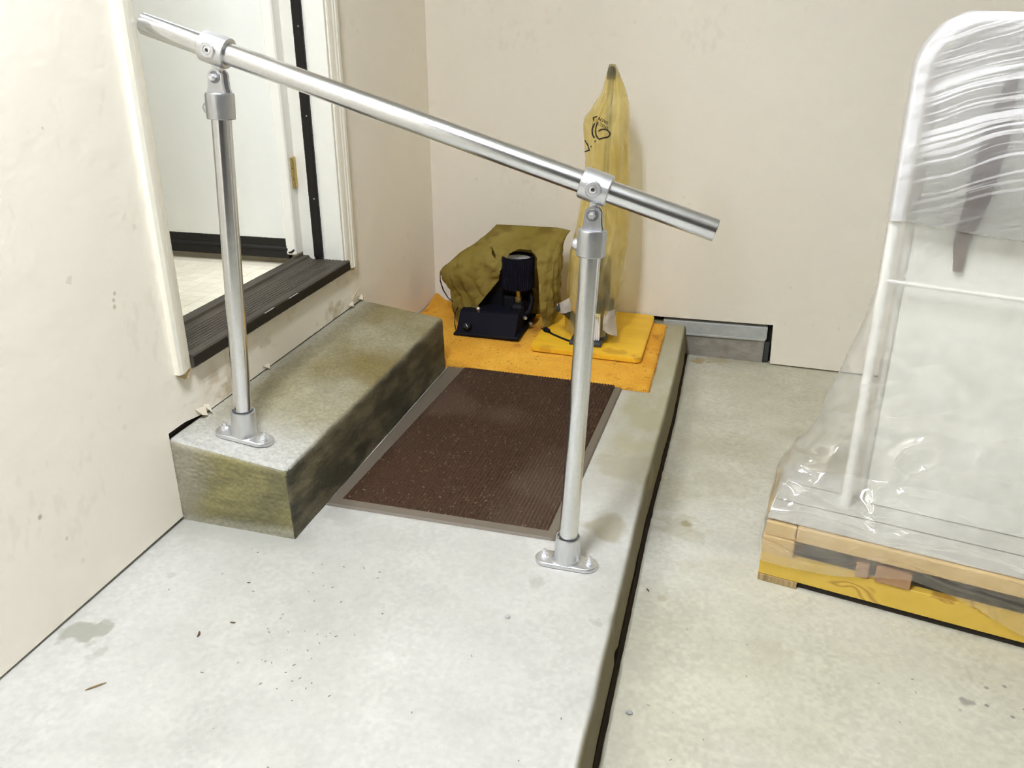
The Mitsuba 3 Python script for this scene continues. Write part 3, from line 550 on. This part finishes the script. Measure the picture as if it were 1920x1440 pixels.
put('power_cord', cat_([tube([(.66, 1.335, cz), (.635, 1.352, cz), (.60, 1.376, cz), (.566, 1.402, cz+.001), (.548, 1.42, cz+.002)], .0042, 8)]), 'machine_black', smooth=True, label='short black power cord lying on the yellow board', cat='cord')
put('power_cord__plug', cat_([at(lathe([(0, 0), (.006, 0), (.010, .008), (.011, .022), (.009, .026), (0, .026)], 16), frame((.549, 1.419, cz+.004), (-.7, .65, .03)))]), 'machine_black', smooth=35, label='black plug')
for s in (-1, 1): put('power_cord__plug__prong', at(cbox(-.001, .001, -.003, .003, .024, .042, .0004), frame((.549+s*.0035, 1.419+s*.0035, cz+.004), (-.7, .65, .03))), 'screw_dark')

def tall(u, v):
    a = 2*np.pi*u; z = .045+.873*v
    L2 = np.interp(z, [.03, .10, .17, .306, .391, .564, .617, .70, .733, .757, .779, .837, .915, .918], [.602, .600, .604, .612, .632, .657, .656, .648, .645, .650, .668, .703, .722, .723])
    R2 = np.interp(z, [.03, .105, .204, .318, .41, .57, .69, .806, .855, .915, .918], [.782, .788, .802, .809, .812, .807, .800, .791, .773, .745, .742])
    hd = np.interp(z, [.03, .2, .5, .72, .8, .915], [.085, .085, .062, .055, .045, .012])
    c, s = np.cos(a), np.sin(a)
    n2_ = (meshkit.fbm(np.stack([c*1.6, s*1.6, z*2.2], -1).reshape(-1, 3), 4, 21)-.5).reshape(z.shape); n3_ = (meshkit.fbm(np.stack([c*4, s*4, z*9], -1).reshape(-1, 3), 3, 31)-.5).reshape(z.shape)
    x = (L2+R2)/2+(R2-L2)/2*c*(1+.05*n3_*(1-c*c)); y = 1.45+hd*s*(1+.9*n2_*2+.3*n3_)
    y = y+.040*(np.abs(((3.1*a/np.pi+2.2*z+2.6*n2_+.8*n3_) % 1)-.5)-.25)*np.clip(1.4-v, .3, 1)*s*s+.085*(np.abs(meshkit.noise(np.stack([x*19, z*8-x*6, s*1.5], -1).reshape(-1, 3), 41).reshape(z.shape)-.5)-.2)*s*s*np.clip(1.3-v, .25, 1)
    z = z-.035*np.clip(.05-v, 0, 1)/.05*(meshkit.fbm(np.stack([c*3, s*3, c*0], -1).reshape(-1, 3), 3, 3)).reshape(z.shape)
    return np.stack([x, y, z], -1)
tb = grid(tall, 160, 200)
put('plastic_bag_001', tb, 'yellow_film', smooth=True, label='tall yellowed plastic bag with black print standing over the pole tool', cat='bag')
# print on the bag's front: strokes that follow its surface
tv = np.array(tb.vertices); fr = tv[tv[:, 1] < 1.455]
from scipy.spatial import cKDTree
kd = cKDTree(fr[:, [0, 2]])
def front_y(x, z):
    d, i = kd.query(np.c_[x, z], k=4); w_ = 1/(d+1e-5); return (fr[i, 1]*w_).sum(1)/w_.sum(1)
def stroke(pts, r=.0016, n=14):
    p = np.array(pts, float); t = np.linspace(0, 1, len(p)); q = np.linspace(0, 1, n*(len(p)-1)+1)
    x, z = np.interp(q, t, p[:, 0]), np.interp(q, t, p[:, 1]); return tube(np.c_[x, front_y(x, z)-.0012, z], r, 6)
def pp(a, b):                                      # print plan: millimetres right and down of the print's corner
    return (.640+a*.00027*1.0, .775-b*.00027)
ST = [[(28, 420), (75, 470), (100, 492), (60, 505), (28, 515)]]
def arc(cx, cz, rx, rz, a0, a1, n=8): return [(cx+rx*math.cos(math.radians(t)), cz+rz*math.sin(math.radians(t))) for t in np.linspace(a0, a1, n)]
prt = [stroke([(.6575, .683), (.6785, .658), (.6575, .647)], .0024)]
prt += [stroke(arc(.715, .720, .030, .034, 140, 222), .0028), stroke(arc(.712, .722, .017, .030, 130, 250), .0022), stroke(arc(.7235, .711, .021, .013, 150, -60, 12), .0026), stroke([(.7235+.021*math.cos(math.radians(-60)), .711+.013*math.sin(math.radians(-60))), (.706, .692)], .0026)]
prt += [stroke([(.6985, .763), (.6865, .759), (.6885, .750)], .0024), stroke([(.6865, .759), (.686, .735), (.684, .72)], .0004), stroke([(.682, .668), (.6845, .671)], .0022), stroke([(.694, .685), (.697, .688)], .0022), stroke([(.6985, .754), (.6965, .742), (.7055, .735)], .0007)]
put('plastic_bag_001__print', cat_(prt), 'print_black', label='black printed emblem strokes')
for tx_, (x0, z0) in (('IND', (.712, .748)), ('TENT', (.705, .735)), ('M.', (.700, .753))):
    t_ = meshkit.text_mesh(tx_, .009, .0004, True); q = np.array(t_.vertices); ca, sa_ = math.cos(-.42), math.sin(-.42)
    x, z = x0+q[:, 0]*ca-q[:, 1]*sa_, z0+q[:, 0]*sa_+q[:, 1]*ca
    put('plastic_bag_001__lettering', trimesh.Trimesh(np.c_[x, front_y(x, z)-.0010-q[:, 2], z], t_.faces, process=False), 'print_black', label='small black lettering')
def flap(pts, bulge, seed, nm, mtl='grey_film'):
    A, B_, C_, D_ = [np.array(p, float) for p in pts]
    def fn(u, v):
        P_ = (A*(1-u[..., None])+B_*u[..., None])*(1-v[..., None])+(D_*(1-u[..., None])+C_*u[..., None])*v[..., None]
        n_ = (meshkit.fbm(P_.reshape(-1, 3)*24, 3, seed)-.5).reshape(u.shape); P_[..., 1] -= bulge*np.sin(np.pi*u)+.022*n_; P_[..., 2] += .012*n_; return P_
    put(nm, grid(fn, 24, 24), mtl, smooth=True, label='clear grey flap at the bag mouth')
flap([(.752, 1.37, BZ+.12), (.785, 1.40, BZ+.12), (.802, 1.37, BZ+.030), (.752, 1.35, BZ+.058)], .016, 4, 'plastic_bag_001__mouth_flap')
flap([(.580, 1.39, BZ+.125), (.640, 1.39, BZ+.165), (.640, 1.37, BZ+.11), (.592, 1.37, BZ+.100)], .02, 9, 'plastic_bag_001__mouth_flap')

# ------------------------------------------------------------------ pallet with the wrapped frames
def pal(m):                                        # (u, v, z) of the pallet's own axes to the world
    return move(m, lambda q: np.c_[PO[0]+q[:, 0]*PU[0]+q[:, 1]*PV[0], PO[1]+q[:, 0]*PU[1]+q[:, 1]*PV[1],
                                   q[:, 2]+F(PO[0]+q[:, 0]*PU[0]+q[:, 1]*PV[0], PO[1]+q[:, 0]*PU[1]+q[:, 1]*PV[1])])
PL = 'pallet'; tag(PL, 'wooden pallet on the garage floor under the plastic wrapped frames', 'pallet')
UW = .98
for u0 in (0, .66, .89): put(PL+'__bottom_board', pal(cbox(u0, u0+.088, -.002, .30, 0, .0175, .001)), 'end_grain', label='thin bottom board with rough end grain')
put(PL+'__gap_shade', pal(cbox(.089, UW, .0095, .05, 0, .0175, .001)), 'gap_black', label='added black filler standing for the shade in the gap under the side board')  # added filler, its black stands for the shade under the side board
put(PL+'__side_board', pal(cbox(0, UW, 0, .022, .018, .076, .0012)), 'plywood', label='yellow grained side board')
put(PL+'__added_back_board', pal(cbox(0, UW, .3005, .318, .0, .122, .0012)), 'tan_wood', label='added board that keeps light out of the back of the pallet')  # added to stop light from behind reaching the gap under the pallet
put(PL+'__side_board', pal(cbox(0, UW, .278, .30, .018, .076, .0012)), 'plywood', label='yellow grained side board')
for u0 in (.0, .66, .91): put(PL+'__block', pal(cbox(u0, u0+.07, .0, .30, .0765, .122, .002)), 'tan_wood', label='tan deck block')
put(PL+'__top_rail', pal(cbox(.072, UW, .002, .035, .123, .160, .002)), 'tan_wood', label='tan front rail of the deck')
put(PL+'__top_rail', pal(cbox(.072, UW, .265, .298, .123, .160, .002)), 'tan_wood', label='tan front rail of the deck')
put(PL+'__corner_post', pal(cbox(0.004, .070, .004, .06, .1225, .158, .002)), 'tan_wood')
for k_ in range(3): put(PL+'__deck_board', pal(cbox(.004, UW, .012+.096*k_, .102+.096*k_, .1605, .1655, .0015)), 'deck_grey')
put('cardboard_piece', pal(cbox(.205, .232, -.002, .04, .0765, .108, .001)), 'cardboard', label='narrow brown cardboard piece stuck in the pallet opening, left of the wider one', cat='cardboard')
put('cardboard_piece_001', pal(cbox(.246, .318, -.004, .05, .0765, .112, .001)), 'cardboard', label='wide brown cardboard piece poking out of the pallet opening', cat='cardboard')
def frame_path(u0, u1, z0, z1, r=.11):
    A = [(u0, z) for z in np.linspace(z0, z1-r, 14)]
    A += [(u0+r-r*math.cos(a), z1-r+r*math.sin(a)) for a in np.linspace(0, math.pi/2, 14)[1:]]
    A += [(u, z1) for u in np.linspace(u0+r, u1-r, 14)[1:]]
    A += [(u1-r+r*math.sin(a), z1-r+r*math.cos(a)) for a in np.linspace(0, math.pi/2, 14)[1:]]
    A += [(u1, z) for z in np.linspace(z1-r, z0, 14)[1:]]; return A
for i, (vv, du, zt) in enumerate(((.15, 0, 1.221), (.205, .03, 1.212))):
    k = 'tube_frame' + ('' if i == 0 else '_001')
    tag(k, ('white tubular frame with rounded top corners and a thin cross rod, standing on the pallet' if i == 0 else 'second white tubular frame close behind the first one inside the wrap'), 'frame')
    put(k+'__tube', pal(tube([(u_, vv, z_) for u_, z_ in frame_path(.160+du, .93+du*.5, .166, zt)], .0118, 14)), 'tube_white', smooth=True, label='bent white tube')
    put(k+'__cross_rod', pal(tube([(.166+du, vv-.0095, .713), (.92, vv-.0095, .708)], .0046, 8)), 'tube_white', smooth=True, label='thin white cross rod')
    if i == 0:
        sh = Polygon([(u_, z_) for u_, z_ in frame_path(.174, .916, .168, 1.207, .098)])
        m = extr(sh, .002); q = np.array(m.vertices)
        put('tube_frame_001__panel', pal(trimesh.Trimesh(np.c_[q[:, 0]+.025, .180+q[:, 2], q[:, 1]], m.faces[:, ::-1], process=False)), 'panel_pale', label='pale flat panel')
sp = tube([(.318, 0, 1.13), (.310, 0, 1.02), (.302, 0, .90), (.288, 0, .80), (.292, 0, .745)], [.008, .024, .022, .014, .009], 14)
sp.vertices = np.array(sp.vertices)*[1, .2, 1]+[0, .168, 0]
put('strap', pal(sp), 'strap_brown', smooth=True, label='dark brown strap hanging between the white frame and the plastic wrap', cat='strap')

def outline(z):                                    # the frame's left side at height z, with the rounded corner
    z = np.asarray(z); k = np.clip((z-1.125)/.112, 0, 1); return .142+.112*(1-np.sqrt(np.clip(1-k*k, 0, 1)))
def wrapf(u, v):
    t = u*2; z = .835+.398*np.sin(v*np.pi/2)**.9+.006*np.sin(9*t)*(1-v)
    ul = outline(z); front = t <= 1; s = np.where(front, 1-t, t-1)      # 0 at the left edge
    s2 = s**1.6; U = ul+(.955-ul)*s2
    rnd = np.sqrt(np.clip(1-(1-np.clip(s2*70, 0, 1))**2, 0, 1)); top = np.clip((1.233-z)/.02, 0, 1)**.5
    Vv = np.where(front, .178-.048*rnd*top, .178+.054*rnd*top)
    q = z-.40*U; w_ = (meshkit.fbm(np.stack([U*6, q*70, q*0], -1).reshape(-1, 3), 3, 5)-.5).reshape(z.shape)
    Vv = Vv+np.where(front, 1, -1)*.005*w_*rnd*top+(meshkit.fbm(np.stack([U*5, z*5, q*0], -1).reshape(-1, 3), 2, 6)-.5).reshape(z.shape)*.003*rnd
    return np.stack([U, Vv, z], -1)
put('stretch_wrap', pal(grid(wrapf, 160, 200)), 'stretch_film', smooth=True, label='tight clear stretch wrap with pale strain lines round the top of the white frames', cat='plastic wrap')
def skirt(u, v):                                   # loose clear bag from the rod down over the pallet edge
    t = u*2; z = .88-.82*v
    front = t <= 1; s = np.where(front, 1-t, t-1); s2 = s**1.7
    ul = np.interp(z, [.05, .075, .12, .165, .20, .25, .32, .42, .50, .58, .66, .70, .90], [-.008, -.010, -.010, -.008, -.004, .012, .050, .094, .108, .124, .138, .1455, .1455])
    vf = np.interp(z, [.05, .12, .165, .20, .28, .40, .55, .70, .90], [-.008, -.009, -.009, .006, .080, .116, .128, .131, .1355]); vb = np.maximum(.30-vf+.004, .228)
    U = ul+(1.0-ul)*s2; rnd = np.sqrt(np.clip(1-(1-np.clip(s2*np.interp(z, [.18, .30, .50, .66], [90, 12, 14, 75]), 0, 1))**2, 0, 1))
    mid = .150; Vv = np.where(front, mid+(vf-mid)*rnd, mid+(vb-mid)*rnd)
    P_ = np.stack([U*7, Vv*7, z*7], -1).reshape(-1, 3)
    a1, a2 = (meshkit.fbm(P_, 3, 11)-.5).reshape(z.shape), (meshkit.fbm(P_*2.3, 3, 12)-.5).reshape(z.shape)
    ridge = (1-np.abs(2*meshkit.noise(np.stack([U*10+z*6, z*16-U*9, Vv*3], -1).reshape(-1, 3), 15)-1)).reshape(z.shape)**4
    loose = np.clip((.62-z)/.2, 0, 1)*np.clip((z-.05)/.03, .25, 1); out = np.where(front, -1, 1)
    amp = loose*np.interp(z, [.15, .26], [.25, 1.0])
    Vv = Vv+out*amp*(.022*np.abs(a1)+.014*np.abs(a2)+.010*ridge); U = U-amp*(.02*np.abs(a1)+.012*ridge)*(1-rnd*.8)
    Vv = Vv+np.where(front, -1, 0)*(.006*np.exp(-((z-.190-.012*np.sin(U*16)-.02*a1)/.0065)**2)+.005*np.exp(-((z-.235+.18*(U-.1)-.03*a2)/.006)**2)*np.clip((.33-U)/.1, 0, 1)+.004*np.exp(-((z-.105-.012*np.sin(U*23+2))/.005)**2))
    z = z+v**6*np.where(front, 1, .3)*(.045*np.exp(-((U-.33)/.13)**2)-.022*np.clip((U-.45)/.1, 0, 1)+.010*a2)
    return np.stack([U, Vv, z], -1)
put('plastic_cover', pal(grid(skirt, 200, 220)), 'clear_film', smooth=True, label='loose clear plastic cover draped from the white frame down over the pallet edge', cat='plastic cover')

# ------------------------------------------------------------------ litter on the concrete
def ground(x, y): return S(x, y) if x < 1.0 else F(x, y)
def bit(key, x, y, l, r, ang, bs, label, cat, curve=.0, group=None):
    d = np.array([math.cos(ang), math.sin(ang)]); t = np.linspace(-.5, .5, 5)
    P_ = np.array([(x+d[0]*l*a-d[1]*curve*a*a, y+d[1]*l*a+d[0]*curve*a*a, 0) for a in t]); P_[:, 2] = [ground(a, b)+r*.8 for a, b in P_[:, :2]]
    put(key, tube(P_, r*np.array([.3, .9, 1, .9, .25]), 6), bs, smooth=True, label=label, cat=cat, group=group)
bit('twig', .165, -.504, .034, .0018, .85, 'twig', 'short brown straw twig near the left wall on the landing', 'twig')
bit('leaf_scrap', .256, -.337, .016, .0022, 1.9, 'leaf_dark', 'dark curled leaf scrap on the front left of the landing', 'leaf', .006)
bit('leaf_scrap_001', .298, -.290, .011, .0016, .2, 'leaf_dark', 'tiny dark leaf scrap right of the curled one on the landing', 'leaf')
bit('leaf_scrap_002', 1.029+.012, .205, .012, .0016, 2.2, 'leaf_dark', 'small dark scrap on the garage floor beside the landing edge', 'leaf')
bit('leaf_scrap_003', .262, -.17, .008, .0012, .3, 'leaf_dark', 'tiny dark scrap on the landing just in front of the step', 'leaf')
def stone(key, x, y, r, bs, label, seed):
    m = trimesh.creation.icosphere(2, r); q = np.array(m.vertices); m.vertices = q*(1+.5*nz(q/r, 1.3, seed))[:, None]*[1, .85, .6]; m.apply_translation([x, y, ground(x, y)+r*.4]); put(key, m, bs, smooth=True, label=label, cat='pebble')
stone('pebble', .796, -.127, .0052, 'pebble', 'small grey pebble on the landing in front of the right post', 1)
stone('pebble_001', 1.047, -.185, .0062, 'pebble', 'grey pebble on the garage floor in the front beside the dark joint', 2)
cr = []
for i in range(90):
    if i < 40: x, y = rng.uniform(.36, .56), rng.uniform(-.45, -.05)
    elif i < 60: x, y = rng.uniform(.1, .95), rng.uniform(-.75, .1)
    else: x, y = rng.uniform(1.05, 2.0), rng.uniform(-.5, .12)
    l, a = rng.uniform(.0015, .006), rng.uniform(0, 3.14); z = ground(x, y)+.0006
    cr.append(tube([(x, y, z), (x+l*math.cos(a), y+l*math.sin(a), z)], [.0009, .0005], 4))
put('crumbs', cat_(cr), 'twig', label='tiny brown crumbs and grass bits strewn over the concrete', cat='crumbs', kind='stuff')
